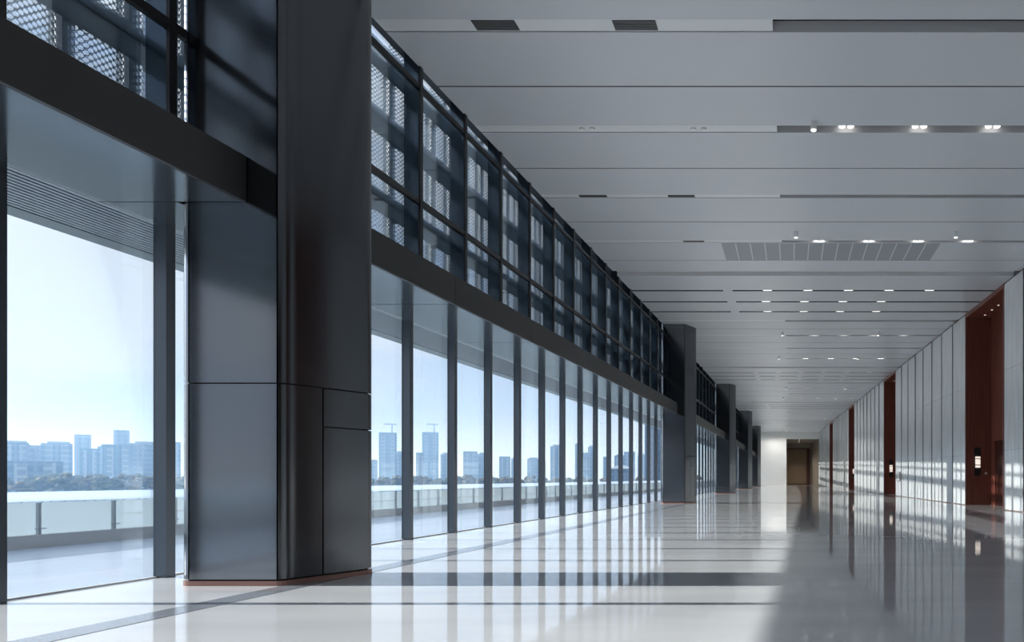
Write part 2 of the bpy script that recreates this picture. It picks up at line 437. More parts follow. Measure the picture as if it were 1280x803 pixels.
# ------------------------------------------------------------------ window side: fascia band, soffit, canopy
GL = -6.40                     # lower glass line
cols_all = [COL_Z_BACK] + COL_Y
def seg_list(a, b, step=4.0):
    n = max(1, round((b - a) / step)); return [a + (b - a) * i / n for i in range(n + 1)]
spans = [(Y0, COL_Y[0])] + [(COL_Y[i] + 0.9, COL_Y[i + 1]) for i in range(4)] + [(COL_Y[4] + 0.9, Y1)]
where = ['before the near column', 'between the first and second columns', 'between the second and third columns',
         'between the third and fourth columns', 'between the fourth and fifth columns', 'beyond the fifth column']
tn = 3
for (a, b), wh in zip(spans, where):
    root = empty('trim_%d' % tn, LW(-5.05, a, SOF)); tn += 1
    tag(root, 'dark bronze fascia band and grey soffit ' + wh, 'fascia', kind='structure')
    # fascia as panels with thin joints
    n = max(1, round((b - a) / 2.77)); 
    mb = MB(LW)
    for i in range(n):
        p0 = a + (b - a) * i / n; p1 = a + (b - a) * (i + 1) / n
        mb.box(-5.09, -5.05, p0 + (0.006 if i else 0), p1 - 0.006, SOF, DECK)
    part(mb, 'fascia_panel', 'bulkhead', root)
    mb = MB(LW)
    for p0, p1 in zip(seg_list(a, b), seg_list(a, b)[1:]): mb.box(-7.55, -5.09, p0, p1, SOF + 0.03, DECK)
    part(mb, 'deck', 'bulkhead', root)
    mb = MB(LW)
    for i in range(n):
        p0 = a + (b - a) * i / n; p1 = a + (b - a) * (i + 1) / n
        mb.box(-6.42, -5.09, p0 + 0.009, p1 - 0.009, SOF, SOF + 0.03)
        mb.box(-7.62, -7.36, p0 + 0.004, p1 - 0.004, SOF, SOF + 0.36)
    part(mb, 'soffit_panel', 'soffit', root)
    if b > 0 and a < 45:
        mb = MB(LW)
        for p0, p1 in zip(seg_list(a, b), seg_list(a, b)[1:]):
            for j in range(13):
                x = -7.34 + j * 0.072
                mb.box(x, x + 0.04, p0, p1, SOF + 0.004, SOF + 0.028)
        part(mb, 'soffit_grille', 'grille', root)

for i, yc in enumerate(COL_Y):
    a, b = yc, yc + 0.9; x1 = -5.70
    root = empty('trim_%d' % tn, LW(-6.4, a, SOF)); tn += 1
    tag(root, 'grey soffit and canopy edge behind the %s column' % ['near', 'second', 'third', 'fourth', 'fifth'][i], 'fascia', kind='structure')
    mb = MB(LW); mb.box(-7.55, x1, a, b, SOF + 0.03, DECK); part(mb, 'deck', 'bulkhead', root)
    mb = MB(LW); mb.box(-6.42, x1, a + 0.004, b - 0.004, SOF, SOF + 0.03); mb.box(-7.62, -7.36, a, b, SOF, SOF + 0.36); part(mb, 'soffit_panel', 'soffit', root)
    if i < 2:
        mb = MB(LW)
        for j in range(13):
            x = -7.34 + j * 0.072
            mb.box(x, x + 0.04, a, b, SOF + 0.004, SOF + 0.028)
        part(mb, 'soffit_grille', 'grille', root)

# ------------------------------------------------------------------ lower glazing
MS, M0 = 1.385, 6.86
def mull_y(k): return M0 + MS * k if k >= 0 else M0 - 1.45 * (-k)
wi = 1
for (a, b), wh in zip(spans, where):
    a2 = a - 0.9 if a > 6 else a
    ks = [k for k in range(-16, 62) if a2 - 0.2 <= mull_y(k) < (b + 0.0 if b < Y1 else Y1)]
    if not ks: continue
    root = empty('window_%d' % wi, LW(-6.35, mull_y(ks[0]), 0)); wi += 1
    tag(root, 'tall clear glazing between slim blue grey mullions ' + wh, 'window', kind='structure')
    for k in ks:
        y = mull_y(k)
        mb = MB(LW); mb.box(-6.41, -6.28, y - 0.05, y + 0.05, 0, SOF)
        part(mb, 'mullion', 'mullion', root)
        ny = mull_y(k + 1)
        if ny > Y1 + 0.2: continue
        mb = MB(LW); mb.box(-6.40, -6.385, y + 0.05, ny - 0.05, 0.015, SOF - 0.02)
        part(mb, 'glass_pane', 'glass', root)
    mb = MB(LW); y0, y1 = mull_y(ks[0]), min(mull_y(ks[-1] + 1), Y1)
    for p0, p1 in zip(seg_list(y0, y1), seg_list(y0, y1)[1:]): mb.box(-6.41, -6.375, p0, p1, -0.02, 0.015)
    part(mb, 'sill', 'grille_line', root)

# ------------------------------------------------------------------ upper glazing
US, U0 = 1.315, 6.15
def up_y(k): return U0 + US * k
for (a, b), wh in zip(spans, where):
    a2 = a - 0.9 if a > 6 else a
    ks = [k for k in range(-17, 64) if a2 <= up_y(k) < b]
    if not ks: continue
    root = empty('window_%d' % wi, LW(-5.7, up_y(ks[0]), DECK)); wi += 1
    tag(root, 'dark framed upper glazing above the fascia ' + wh, 'window', kind='structure')
    for k in ks:
        y = up_y(k); ny = min(up_y(k + 1), Y1)
        mb = MB(LW); mb.box(-5.84, -5.62, y - 0.028, y + 0.028, DECK, CH + 0.3)
        fin = part(mb, 'mullion', 'upright', root)
        mb = MB(LW); mb.box(-5.622, -5.59, y - 0.036, y + 0.036, DECK, CH + 0.0); part(mb, 'mullion_cap', 'black', fin)
        mb = MB(LW); mb.box(-5.835, -5.815, y + 0.03, ny - 0.03, DECK, CH + 0.3); part(mb, 'glass_pane', 'glass_up', root)
        for z, hz in ((5.10, 0.042), (6.80, 0.036)):
            mb = MB(LW); mb.box(-5.66, -5.60, y + 0.036, ny - 0.036, z - hz, z + hz); part(mb, 'transom', 'black', root)

# ------------------------------------------------------------------ outer perforated screen
PW = US / 2
def panel_mesh(z1):
    prof = [(0.00, 0.14), (0.13, 0.0), (0.46, 0.0), (0.53, 0.10)]
    z0 = DECK + 0.03
    vs, fs, uvs = [], [], []
    u = 0
    for i, (y, x) in enumerate(prof):
        if i: u += math.hypot(y - prof[i - 1][0], x - prof[i - 1][1])
        vs += [(-x, y, z0), (-x, y, z1)]; uvs += [(u, z0), (u, z1)]
    for i in range(len(prof) - 1): fs.append((2 * i, 2 * i + 2, 2 * i + 3, 2 * i + 1))
    me = bpy.data.meshes.new('perforated_sheet'); me.from_pydata(vs, [], fs)
    ul = me.uv_layers.new(name='UVMap')
    for p in me.polygons:
        for li in p.loop_indices: ul.data[li].uv = uvs[me.loops[li].vertex_index]
    me.materials.append(M['perf'])
    return me
sheets = [panel_mesh(8.3), panel_mesh(9.5)]
def post_mesh(z1):
    mb = MB(); mb.box(-0.16, -0.02, 0.53, 0.65, DECK + 0.0, z1)
    o = mb.build('post', 'girt'); me = o.data; bpy.data.objects.remove(o); return me
posts = [post_mesh(8.3), post_mesh(9.5)]
SX = -7.16
kk = 0; nb = 0; nf = 0
y = up_y(-16)
i = 0
while y < 88:
    px, py, _ = LW(SX, y, 0)
    root = empty('perforated_screen', (px, y, 0), -math.atan2(off(y + 0.3) - off(y - 0.3), 0.6))
    for nm, me in (('perforated_sheet', sheets[i % 2]), ('post', posts[i % 2])):
        o = bpy.data.objects.new(nm, me); o.parent = root; C.objects.link(o)
    if y < 6.3:
        nb += 1
    i += 1; y += PW
scr = sorted([o for o in C.objects if o.name.startswith('perforated_screen')], key=lambda o: o.location.y)
before = [o for o in scr if o.location.y < 6.5][::-1]; after = [o for o in scr if o.location.y >= 6.5]
for n, o in enumerate(before): tag(o, 'folded perforated metal screen outside upper glazing, %s before the near column' % ordinal(n + 1), 'metal screen', 'perforated screens outside the upper windows')
for n, o in enumerate(after): tag(o, 'folded perforated metal screen outside upper glazing, %s beyond the near column' % ordinal(n + 1), 'metal screen', 'perforated screens outside the upper windows')
for z0, z1, nm in ((5.50, 5.86, 'lowest'), (6.82, 7.12, 'middle'), (7.9, 8.2, 'highest')):
    mb = MB(LW)
    sl = seg_list(Y0, 88, 4)
    for p0, p1 in zip(sl, sl[1:]):
        mb.box(-7.10, -6.72, p0, p1, z0, z0 + 0.05); mb.box(-7.12, -7.06, p0, p1, z0, z1); mb.box(-6.76, -6.72, p0, p1, z0, z0 + 0.12)
    o = mb.build('screen_girder', 'girt'); tag(o, 'long blue grey girder behind the upper glazing, %s of three' % nm, 'girder', 'girders of the outer screen')

# ------------------------------------------------------------------ columns
# plan outline of a column, relative to (x of near column, y from its front face): soft front corner, bowed side, soft rear corner
FIL = [(-4.77, 0.0), (-4.738, 0.012), (-4.712, 0.042), (-4.70, 0.09)]
SIDE = [(-4.70 + 0.285 * (1 - (1 - t) ** 1.25), 0.09 + 0.70 * t) for t in [i / 14 for i in range(15)]]
REAR = [SIDE[-1], (-4.418, 0.84), (-4.44, 0.88), (-4.48, 0.90)]
SK = 5                                     # the access panel starts at this point of the side
LEFT = [(-5.59, 0.90)] + [(-5.59 - 0.10 * math.sin(math.radians(a)), 0.80 + 0.10 * math.cos(math.radians(a))) for a in range(15, 91, 15)] + \
       [(-5.59 - 0.10 * math.cos(math.radians(a)), 0.10 - 0.10 * math.sin(math.radians(a))) for a in range(0, 91, 15)]
def inset(pl, d):
    out = []
    for i, p in enumerate(pl):
        a = pl[max(0, i - 1)]; b = pl[min(len(pl) - 1, i + 1)]
        tx, ty = b[0] - a[0], b[1] - a[1]; L = math.hypot(tx, ty)
        out.append((p[0] - ty / L * d, p[1] + tx / L * d))
    return out
def trim_ends(pl, g):
    """pull both ends back by g so that a joint stays open"""
    def cut(a, b):
        L = math.hypot(b[0] - a[0], b[1] - a[1]); k = min(0.45, g / L); return (a[0] + (b[0] - a[0]) * k, a[1] + (b[1] - a[1]) * k)
    return [cut(pl[0], pl[1])] + pl[1:-1] + [cut(pl[-1], pl[-2])]
def shell(poly_out, poly_in, z0, z1):
    mb = MB(); n = len(poly_out)
    mb.prism(poly_out + poly_in[::-1], z0, z1)
    return mb
colword = ['near', 'second', 'third', 'fourth', 'fifth']
for i, yc in enumerate([COL_Z_BACK] + COL_Y):
    cx, cy = -5.05 + off(yc), yc + 0.45
    at = lambda pl: [(x + off(yc), y + yc) for x, y in pl]
    root = empty('column', (cx, cy, 0))
    if i == 0: tag(root, 'dark metal clad column behind the viewer', 'column', 'dark columns along the windows')
    else: tag(root, ['huge dark metal column nearest the viewer with copper plinth and diagonal sheen',
                     'dark metal column at the end of the long bright glazing, second from the viewer',
                     'dark metal column, third from the viewer along the windows',
                     'dark metal column, fourth from the viewer along the windows',
                     'dark metal column, fifth and last before the white end wall'][i - 1], 'column', 'dark columns along the windows')
    FRONT = [(-5.59, 0.0), (-4.77, 0.0)]; BACK = [(-4.48, 0.90), (-5.59, 0.90)]
    outline = FRONT + FIL[1:] + SIDE[1:] + REAR[1:] + LEFT[:-1]
    g = 0.006
    def clad(pl, name, m, z0, z1, sm=True):
        pl = trim_ends(pl, g)
        o = part(shell(at(pl), at(inset(pl, 0.03)), z0, z1), name, m, root)
        if sm: smooth(o)
    mb = MB(); mb.prism(at(inset(outline + [outline[0]], 0.034)[:-1]), 0.03, CH); part(mb, 'core', 'core', root)
    tops = [(0.06, 1.88 - g), (1.88 + g, CH)] if i < 2 else [(0.06, CH)]
    for z0, z1 in tops:
        clad(FRONT, 'front_panel', 'column', z0, z1, False)
        clad(BACK, 'rear_panel', 'column', z0, z1, False)
        clad(LEFT, 'window_side_panel', 'column', z0, z1)
    clad(FIL + SIDE[1:SK + 1], 'side_panel', 'column_shaded', 0.06, 1.88 - g)
    clad(SIDE[SK:] + REAR[1:], 'access_panel', 'column_shaded', 0.06, 1.5 - g)
    clad(SIDE[SK:] + REAR[1:], 'side_panel', 'column_shaded', 1.5 + g, 1.88 - g)
    clad(FIL + SIDE[1:] + REAR[1:], 'side_panel', 'column_shaded', 1.88 + g, CH)
    mb = MB(); mb.prism(at(inset(outline + [outline[0]], -0.006)[:-1]), 0, 0.045); o = part(mb, 'plinth', 'copper', root); o['label'] = 'thin copper coloured plinth'

# ------------------------------------------------------------------ right wall: pale panels and red brown portals
PORT = [(4.4, 8.2), (21.3, 25.3), (38.4, 42.1), (55.4, 59.0), (72.0, 75.5)]
PREC = 0.95
solid = []
prev = Y0
for a, b in PORT: solid.append((prev, a)); prev = b
solid.append((prev, Y1))
wr = empty('wall_right', RW(0, 0, 0)); tag(wr, 'long wall of pale glossy panels opposite the windows', 'wall', kind='structure')
mb = MB(RW)
for a, b in solid: mb.box(0.03, 0.06, a, b, 0, CH + 0.3)
mb.box(PREC + 0.12, PREC + 0.4, Y0, 104, 0, CH + 0.4)
part(mb, 'backing', 'slot', wr)
prng = random.Random(11)
for a, b in solid:
    n = max(1, round((b - a) / 1.64))
    for i in range(n):
        p0 = a + (b - a) * i / n + 0.022; p1 = a + (b - a) * (i + 1) / n - 0.022
        d0, d1 = prng.uniform(-0.007, 0.007), prng.uniform(-0.007, 0.007)
        mb = MB(lambda d, y, z: RW(d + d0 + (d1 - d0) * (y - p0) / (p1 - p0), y, z))
        for z0, z1 in ((0.03, 1.862), (1.868, 4.36), (4.366, CH - 0.05)): mb.box(0, 0.022, p0, p1, z0, z1)
        part(mb, 'wall_panel', 'panel', wr)
        if i:
            mb = MB(RW); mb.box(-0.028, 0.03, p0 - 0.030, p0 - 0.014, 0.03, CH - 0.05); part(mb, 'joint_fin', 'slot', wr)
mb = MB(RW); mb.box(0.03, 0.06, Y1, 103.2, 0, 6.3)
o = mb.build('wall_lobby_side', 'taupe'); tag(o, 'taupe side wall of the far lobby continuing the panel wall', 'wall', kind='structure')
mb = MB(RW)
for a, b in solid: mb.box(0.01, 0.03, a, b, 0.0, 0.028)
o = mb.build('baseboard_right', 'bronze_edge'); tag(o, 'thin metal base strip under the pale wall panels', 'baseboard', kind='structure')

pw = ['first', 'second', 'third', 'fourth', 'fifth']
PTOP = 6.95
sconce_protos = []
for i, (a, b) in enumerate(PORT):
    dwhere = 'beside the viewer' if i == 0 else 'in the pale panel wall, %s in view' % pw[i - 1]
    root = empty('door_%d' % (i + 1), RW(0.4, (a + b) / 2, 0))
    tag(root, 'tall red brown wooden door recess ' + dwhere, 'door', kind='structure')
    mb = MB(RW); mb.box(0.0, PREC, b - 0.03, b + 0.06, 0, PTOP); part(mb, 'side_lining', 'wood', root)
    mb = MB(RW); mb.box(0.0, PREC, a - 0.06, a + 0.03, 0, PTOP); part(mb, 'side_lining', 'wood', root)
    mb = MB(RW); mb.box(0.0, PREC, a - 0.06, b + 0.06, PTOP, CH + 0.2); part(mb, 'head_lining', 'wood', root)
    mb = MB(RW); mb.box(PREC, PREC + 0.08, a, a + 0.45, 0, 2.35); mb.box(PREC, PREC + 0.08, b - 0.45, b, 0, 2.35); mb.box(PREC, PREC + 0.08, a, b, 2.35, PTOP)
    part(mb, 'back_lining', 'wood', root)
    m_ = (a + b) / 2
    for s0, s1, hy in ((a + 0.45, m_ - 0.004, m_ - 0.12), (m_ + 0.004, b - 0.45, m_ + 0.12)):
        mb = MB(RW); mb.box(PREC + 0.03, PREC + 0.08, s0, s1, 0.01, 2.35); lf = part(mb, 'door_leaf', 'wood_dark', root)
        mb = MB(RW); mb.box(PREC - 0.03, PREC - 0.01, hy - 0.015, hy + 0.015, 0.9, 1.3); mb.box(PREC - 0.02, PREC + 0.03, hy - 0.01, hy + 0.01, 0.95, 0.97); mb.box(PREC - 0.02, PREC + 0.03, hy - 0.01, hy + 0.01, 1.23, 1.25)
        part(mb, 'handle', 'chrome', lf)
    mb = MB(RW)
    mb.box(-0.012, 0.03, b - 0.035, b + 0.005, 0, PTOP + 0.05); part(mb, 'edge_trim', 'bronze_edge', root)
    mb = MB(RW); mb.box(-0.012, 0.03, a - 0.005, a + 0.035, 0, PTOP + 0.05); part(mb, 'edge_trim', 'bronze_edge', root)
    # round lock on the far side lining
    xk, yk, _ = RW(0.75, b - 0.03, 0)
    mb = MB(); n = 12
    mb.add([(xk + 0.05 * math.cos(2 * PI * j / n), yk - d, 1.18 + 0.05 * math.sin(2 * PI * j / n)) for d in (0.0, 0.035) for j in range(n)],
           [tuple(range(n)), tuple(range(n, 2 * n))[::-1]] + [(j, (j + 1) % n, n + (j + 1) % n, n + j) for j in range(n)])
    part(mb, 'knob', 'chrome', root)
    # sconce
    xs, ysn, _ = RW(0.44, b - 0.03, 0)
    sc = empty('wall_sconce', (xs, ysn, 1.6))
    tag(sc, 'small lit wall lamp on a black plate in the %s red brown recess' % (pw[i - 1] if i else 'unseen'), 'wall lamp', 'wall lamps in the door recesses')
    mb = MB(); mb.box(xs - 0.12, xs + 0.12, ysn - 0.025, ysn, 1.09, 2.13); part(mb, 'back_plate', 'black', sc)
    mb = MB(); mb.box(xs - 0.085, xs + 0.085, ysn - 0.10, ysn - 0.025, 1.39, 1.80); shd = part(mb, 'lamp_shade', 'lamp_warm', sc, 0.006)
    mb = MB(); mb.box(xs - 0.09, xs + 0.09, ysn - 0.105, ysn - 0.025, 1.47, 1.50); mb.box(xs - 0.09, xs + 0.09, ysn - 0.105, ysn - 0.025, 1.70, 1.73); part(mb, 'band', 'bronze_edge', shd)
    # small downlights in the head lining
    for j, yy in enumerate((b - 0.55, b - 1.3, b - 1.95, b - 2.5)):
        x_, _, _ = RW(0.55, yy, 0)
        dl = empty('recess_downlight', (x_, yy, PTOP))
        tag(dl, 'tiny downlight over the %s red brown recess, %s from its far side' % (pw[i - 1] if i else 'unseen', ordinal(j + 1)), 'downlight', 'downlights in the door recesses')
        mb = MB(); mb.cyl(x_, yy, PTOP - 0.012, PTOP, 0.055); part(mb, 'ring', 'bronze_edge', dl)
        mb = MB(); mb.cyl(x_, yy, PTOP - 0.018, PTOP - 0.012, 0.038); part(mb, 'lens', 'lamp_warm', dl)
# wall fittings
for yy, z0, z1, lab in ((37.4, 0.82, 1.36, 'grey framed call panel on the pale wall just before the second red brown recess'),):
    x_, _, _ = RW(0, yy, 0)
    root = empty('call_panel', (x_, yy, z0)); tag(root, lab, 'wall panel')
    mb = MB(RW); mb.box(-0.04, 0.0, yy - 0.32, yy + 0.32, z0, z1); part(mb, 'frame', 'grille', root, 0.01)
    mb = MB(RW); mb.box(-0.05, -0.04, yy - 0.24, yy + 0.24, z0 + 0.07, z1 - 0.07); part(mb, 'face', 'grille_line', root)

# ------------------------------------------------------------------ ceiling fittings
def slot_row(y, ordn, lamps, w):
    for j, x in enumerate(lamps):
        root = empty('slot_downlight', (x, y - w / 2, CH + 0.1))
        tag(root, 'twin round downlight in %s ceiling lamp slot, %s from the window side' % (ordinal(ordn), ordinal(j + 1)), 'downlight', 'twin downlights in the ceiling slots')
        yc = y - w * 0.45; zl = CH + (0.045 if w > 0.2 else 0.01)
        mb = MB(); mb.box(x - 0.16, x + 0.16, yc - 0.055, yc + 0.055, CH + 0.09, CH + 0.20); hs = part(mb, 'housing', 'lamp_body', root)
        for s in (-0.075, 0.075):
            mb = MB(); mb.cyl(x + s, yc, zl, CH + 0.09, 0.055); part(mb, 'lens', 'lamp_slot', hs)
def dash_row(y, ordn, lamps, w):
    for j, x in enumerate(lamps):
        root = empty('linear_downlight', (x, y - w / 2, CH))
        tag(root, 'bright bar light in %s narrow ceiling groove, %s from the window side' % (ordinal(ordn), ordinal(j + 1)), 'ceiling light', 'bar lights in the narrow ceiling grooves')
        mb = MB(); mb.box(x - 0.16, x + 0.16, y - w + 0.005, y - 0.005, CH + 0.03, CH + 0.1); part(mb, 'housing', 'lamp_body', root)
        mb = MB(); mb.box(x - 0.14, x + 0.14, y - w + 0.02, y - 0.02, CH + 0.015, CH + 0.03); part(mb, 'lens', 'lamp', root)
def vent(x0, x1, y, w, label):
    root = empty('air_vent', ((x0 + x1) / 2, y - w / 2, CH)); tag(root, label, 'vent', 'slot vents in the ceiling')
    mb = MB(); mb.box(x0, x1, y - w + 0.01, y - 0.05, CH - 0.006, CH - 0.001); plt = part(mb, 'plate', 'vent', root)
    mb = MB()
    for t in range(3):
        q = y - w + 0.03 + t * (w - 0.09) / 3
        mb.box(x0 + 0.02, x1 - 0.02, q, q + 0.012, CH - 0.010, CH - 0.006)
    part(mb, 'louver', 'slot', plt)
sl_n = 0; da_n = 0; sp_n = 0; vt_n = 0
for k in range(0, 5):
    T = lerp_bay(k); wob = 0.02 * k
    for d, kind, w in ((1.7, 'dash', 0.15), (3.1, 'dash', 0.15), (4.5, 'dash', 0.15)):
        if T + d > Y1 or k == 0: continue
        da_n += 1
        base = -0.8 if d < 2 else -0.9
        xs_ = [base + 1.32 * j for j in range(5)] if d < 2 else [base + 1.33 * j for j in range(4)]
        xs_ = [x for x in xs_ if x < 7.2 - RS * (T + d)]
        dash_row(T + d, da_n, xs_, w)
    for d, w in ((8.7, 0.24), (14.3, 0.15)):
        if T + d > Y1 - 1: continue
        sl_n += 1
        xs_ = [0.95 + 1.28 * j for j in range(4)] if d < 9 else [0.70 + 1.28 * j for j in range(4)]
        xs_ = [x for x in xs_ if x < 7.1 - RS * (T + d)]
        slot_row(T + d, sl_n, xs_, w)
    # surface spots
    for d, xs2 in (((13.55, (0.1, 4.06)), (8.35, (0.37,))) if k == 0 else ((7.95, (-0.4, 3.6)), (13.6, (-0.66, 3.3)))):
        yy = T + d
        if yy > Y1: continue
        for x in xs2:
            sp_n += 1
            root = empty('surface_spot', (x, yy, CH)); tag(root, 'small white cylinder spot hanging below the ceiling, %s counted from the viewer' % ordinal(sp_n), 'spot light', 'cylinder spots on the ceiling')
            mb = MB(); mb.cyl(x, yy, CH - 0.13, CH, 0.055); o = part(mb, 'body', 'lamp_body', root); smooth(o)
            mb = MB(); mb.cyl(x, yy, CH - 0.145, CH - 0.13, 0.045); part(mb, 'lens', 'lamp', root)
    # vents on the pale strips
    if k == 0:
        vent(-4.28, -3.70, T + 6.0, 0.26, 'dark vent in the first pale ceiling strip, nearer the upper windows')
        vent(-2.40, -1.82, T + 6.0, 0.26, 'dark vent in the first pale ceiling strip, nearer the open slot')
        vent(-4.60, -4.00, T + 11.5, 0.17, 'narrow dark vent in the third ceiling strip, closer to the upper windows')
        vent(-2.68, -2.10, T + 11.5, 0.17, 'narrow dark vent in the third ceiling strip, closer to the hall centre')
        vent(-2.80, -2.26, T + 14.3, 0.15, 'narrow dark vent in the fourth ceiling strip beside the wide grille')
        for j, x in enumerate((-3.57, -1.63)):
            root = empty('twin_nozzle', (x, T + 8.55, CH)); tag(root, 'pair of tiny silver eyeball nozzles in second ceiling strip, %s from the windows' % ordinal(j + 1), 'ceiling nozzle', 'twin nozzles in the ceiling')
            for s in (-0.09, 0.09):
                mb = MB(); mb.cyl(x + s, T + 8.56, CH - 0.03, CH - 0.001, 0.05); o = part(mb, 'nozzle', 'lamp_body', root)
    # wide return grille
    y0g, y1g = T + 14.36, T + 15.70
    if y1g < Y1 and k == 0:
        root = empty('return_grille', (1.0, (y0g + y1g) / 2, CH)); tag(root, 'wide grey ceiling grille of many square panels beyond the fourth slot', 'ceiling grille')
        n = 15; x0g, x1g = -1.85, 3.87
        for j in range(n):
            q0 = x0g + (x1g - x0g) * j / n + 0.015; q1 = x0g + (x1g - x0g) * (j + 1) / n - 0.015
            mb = MB()
            mb.box(q0, q1, y0g, y1g, CH - 0.006, CH - 0.001)
            part(mb, 'grille_panel', 'grille', root)
        mb = MB()
        for j in range(1, n):
            q = x0g + (x1g - x0g) * j / n
            mb.box(q - 0.014, q + 0.014, y0g, y1g, CH - 0.010, CH - 0.001)
        part(mb, 'divider', 'grille_line', root)

# wall washers in front of the white end wall, and lobby lamps
def real_spot(name, loc, rot, energy, size, label, color=(1, 0.95, 0.88)):
    root = empty(name, loc); tag(root, label, 'spot light', 'lamps at the far end')
    mb = MB(); mb.cyl(loc[0], loc[1], loc[2], loc[2] + 0.10, 0.08); part(mb, 'ring', 'lamp_body', root)
    mb = MB(); mb.cyl(loc[0], loc[1], loc[2] - 0.01, loc[2], 0.06); part(mb, 'lens', 'lamp', root)
    ld = bpy.data.lights.new('beam', 'SPOT'); ld.energy = energy; ld.spot_size = size; ld.spot_blend = 0.8; ld.color = color; ld.shadow_soft_size = 0.08
    lo = bpy.data.objects.new('beam', ld); lo.parent = root; lo.location = (0, 0, -0.04); lo.rotation_euler = rot; C.objects.link(lo)
for j in range(4):
    real_spot('wall_washer', (-3.4 + 0.85 * j, Y1 - 2.6, CH - 0.08), (math.radians(36), 0, 0), 190, math.radians(90), 'ceiling washer over the white end wall, %s from the windows' % ordinal(j + 1), (1, 0.97, 0.93))
for j in range(3):
    real_spot('lobby_lamp', (1.0, Y1 + 3.0 + 3.4 * j, 6.2), (0, 0, 0), 700, math.radians(110), 'ceiling lamp in the brown lobby beyond the end wall, %s inward' % ordinal(j + 1), (1, 0.87, 0.7))

# ------------------------------------------------------------------ balustrade on the terrace
bal = empty('glass_balustrade', LW(-11.15, 10, -0.02)); tag(bal, 'terrace balustrade of frosted glass under a white opal band on a grey kerb', 'balustrade')
sl = seg_list(Y0, 95, 4)
mb = MB(LW)
for p0, p1 in zip(sl, sl[1:]): mb.box(-11.35, -11.12, p0 + 0.004, p1, -0.02, 0.17)
part(mb, 'kerb', 'kerb', bal)
mb = MB(LW)
for p0, p1 in zip(sl, sl[1:]): mb.box(-11.215, -11.19, p0, p1, 0.655, 0.80)
part(mb, 'opal_band', 'opal', bal)
yy = 4.6; n = 0
while yy < 94:
    mb = MB(LW); mb.box(-11.19, -11.15, yy - 0.018, yy + 0.018, 0.17, 0.64); mb.box(-11.15, -11.135, yy - 0.07, yy + 0.07, 0.25, 0.265); part(mb, 'post', 'post', bal)
    mb = MB(LW); mb.box(-11.215, -11.20, yy - 0.0, yy + 1.08, 0.17, 0.64); part(mb, 'glass_panel', 'frost', bal)
    yy += 1.08

# ------------------------------------------------------------------ outside: ground, trees, city
mb = MB(); mb.box(-1600, -11.5, -400, 3500, -8.4, -8.0)
o = mb.build('ground', 'ground'); tag(o, 'flat land and water far below the terrace', 'ground', kind='structure')

def tree_proto(seed, m):
    rnd = random.Random(seed)
    root = empty('tree', (0, 0, 0))
    bm = bmesh.new()
    for q in range(60):
        a = rnd.uniform(0, 2 * PI); z = rnd.uniform(3.2, 9.0); rr = rnd.uniform(0.3, 2.9) * math.sqrt(max(0.05, 1 - ((z - 5.8) / 3.6) ** 2)); s = rnd.uniform(0.4, 0.95)
        r_ = bmesh.ops.create_icosphere(bm, subdivisions=2, radius=s)
        for v in r_['verts']:
            v.co = v.co * rnd.uniform(0.75, 1.2) + Vector((rr * math.cos(a), rr * math.sin(a), z))
    me = bpy.data.meshes.new('crown'); bm.to_mesh(me); bm.free(); me.materials.append(M[m])
    o = bpy.data.objects.new('crown', me); o.parent = root; C.objects.link(o)
    mb = MB(); mb.cyl(0, 0, 0, 5, 0.22, 8); mb.build('trunk', 'trunk', root)
    return root
protos = [tree_proto(1, 'tree_a'), tree_proto(2, 'tree_b'), tree_proto(3, 'tree_a'), tree_proto(4, 'tree_b')]
used = 0; rnd = random.Random(5)
for row, R in enumerate((335, 372)):
    ang = 8.0
    while ang < 54:
        th = math.radians(ang)
        p = protos[rnd.randrange(4)] if used >= 4 else protos[used]
        o = p if used < 4 else copy_tree(p)
        used += 1
        RR = R + (9 if used % 2 else -7) + rnd.uniform(-1, 1)
        o.location = (-RR * math.sin(th), RR * math.cos(th), -8.0)
        o.rotation_euler = (0, 0, rnd.uniform(0, 6.28))
        s = rnd.uniform(0.85, 1.12); o.scale = (s * 1.15, s * 1.15, s)
        tag(o, 'hazy olive or brown tree in the belt below the far skyline', 'tree', 'trees below the skyline')
        ang += rnd.uniform(0.74, 1.05)

def building(x0, x1, ytop, R, m, label, roof=1, seed=0):
    rnd = random.Random(seed)
    t = ((x0 + x1) / 2 - VX) / F_PX
    th = math.atan(t); Yd = R * math.cos(th); w = R * (x1 - x0) / F_PX * math.cos(th) ** 2
    ztop = 1 + (VY - ytop) / F_PX * Yd
    root = empty('tower_block', (R * math.sin(th), Yd, -8.0), -th)
    tag(root, label, 'building', 'buildings of the far skyline')
    h = ztop + 8.0; d = max(12, w * 0.7)
    body = h * (0.96 if roof else 1.0)
    mb = MB()
    mb.prism([(-w / 2, 0), (w / 2, 0), (w / 2, d), (-w / 2, d)], 0, body)
    mb.build('body', m, root)
    nrib = max(2, int(w / 9))
    for i in range(nrib):
        q = -w / 2 + w * (i + 0.5) / nrib
        mb = MB(); mb.box(q - w / nrib * 0.22, q + w / nrib * 0.22, -1.6, 0.0, 0, body * rnd.uniform(0.93, 0.985)); mb.build('bay', 'bld_b' if m != 'bld_b' else 'bld_a', root)
    if roof:
        mb = MB(); mb.box(-w * 0.30, w * 0.42, d * 0.2, d * 0.8, body, h); mb.build('roof_plant', 'bld_top', root)
    return root, w, h
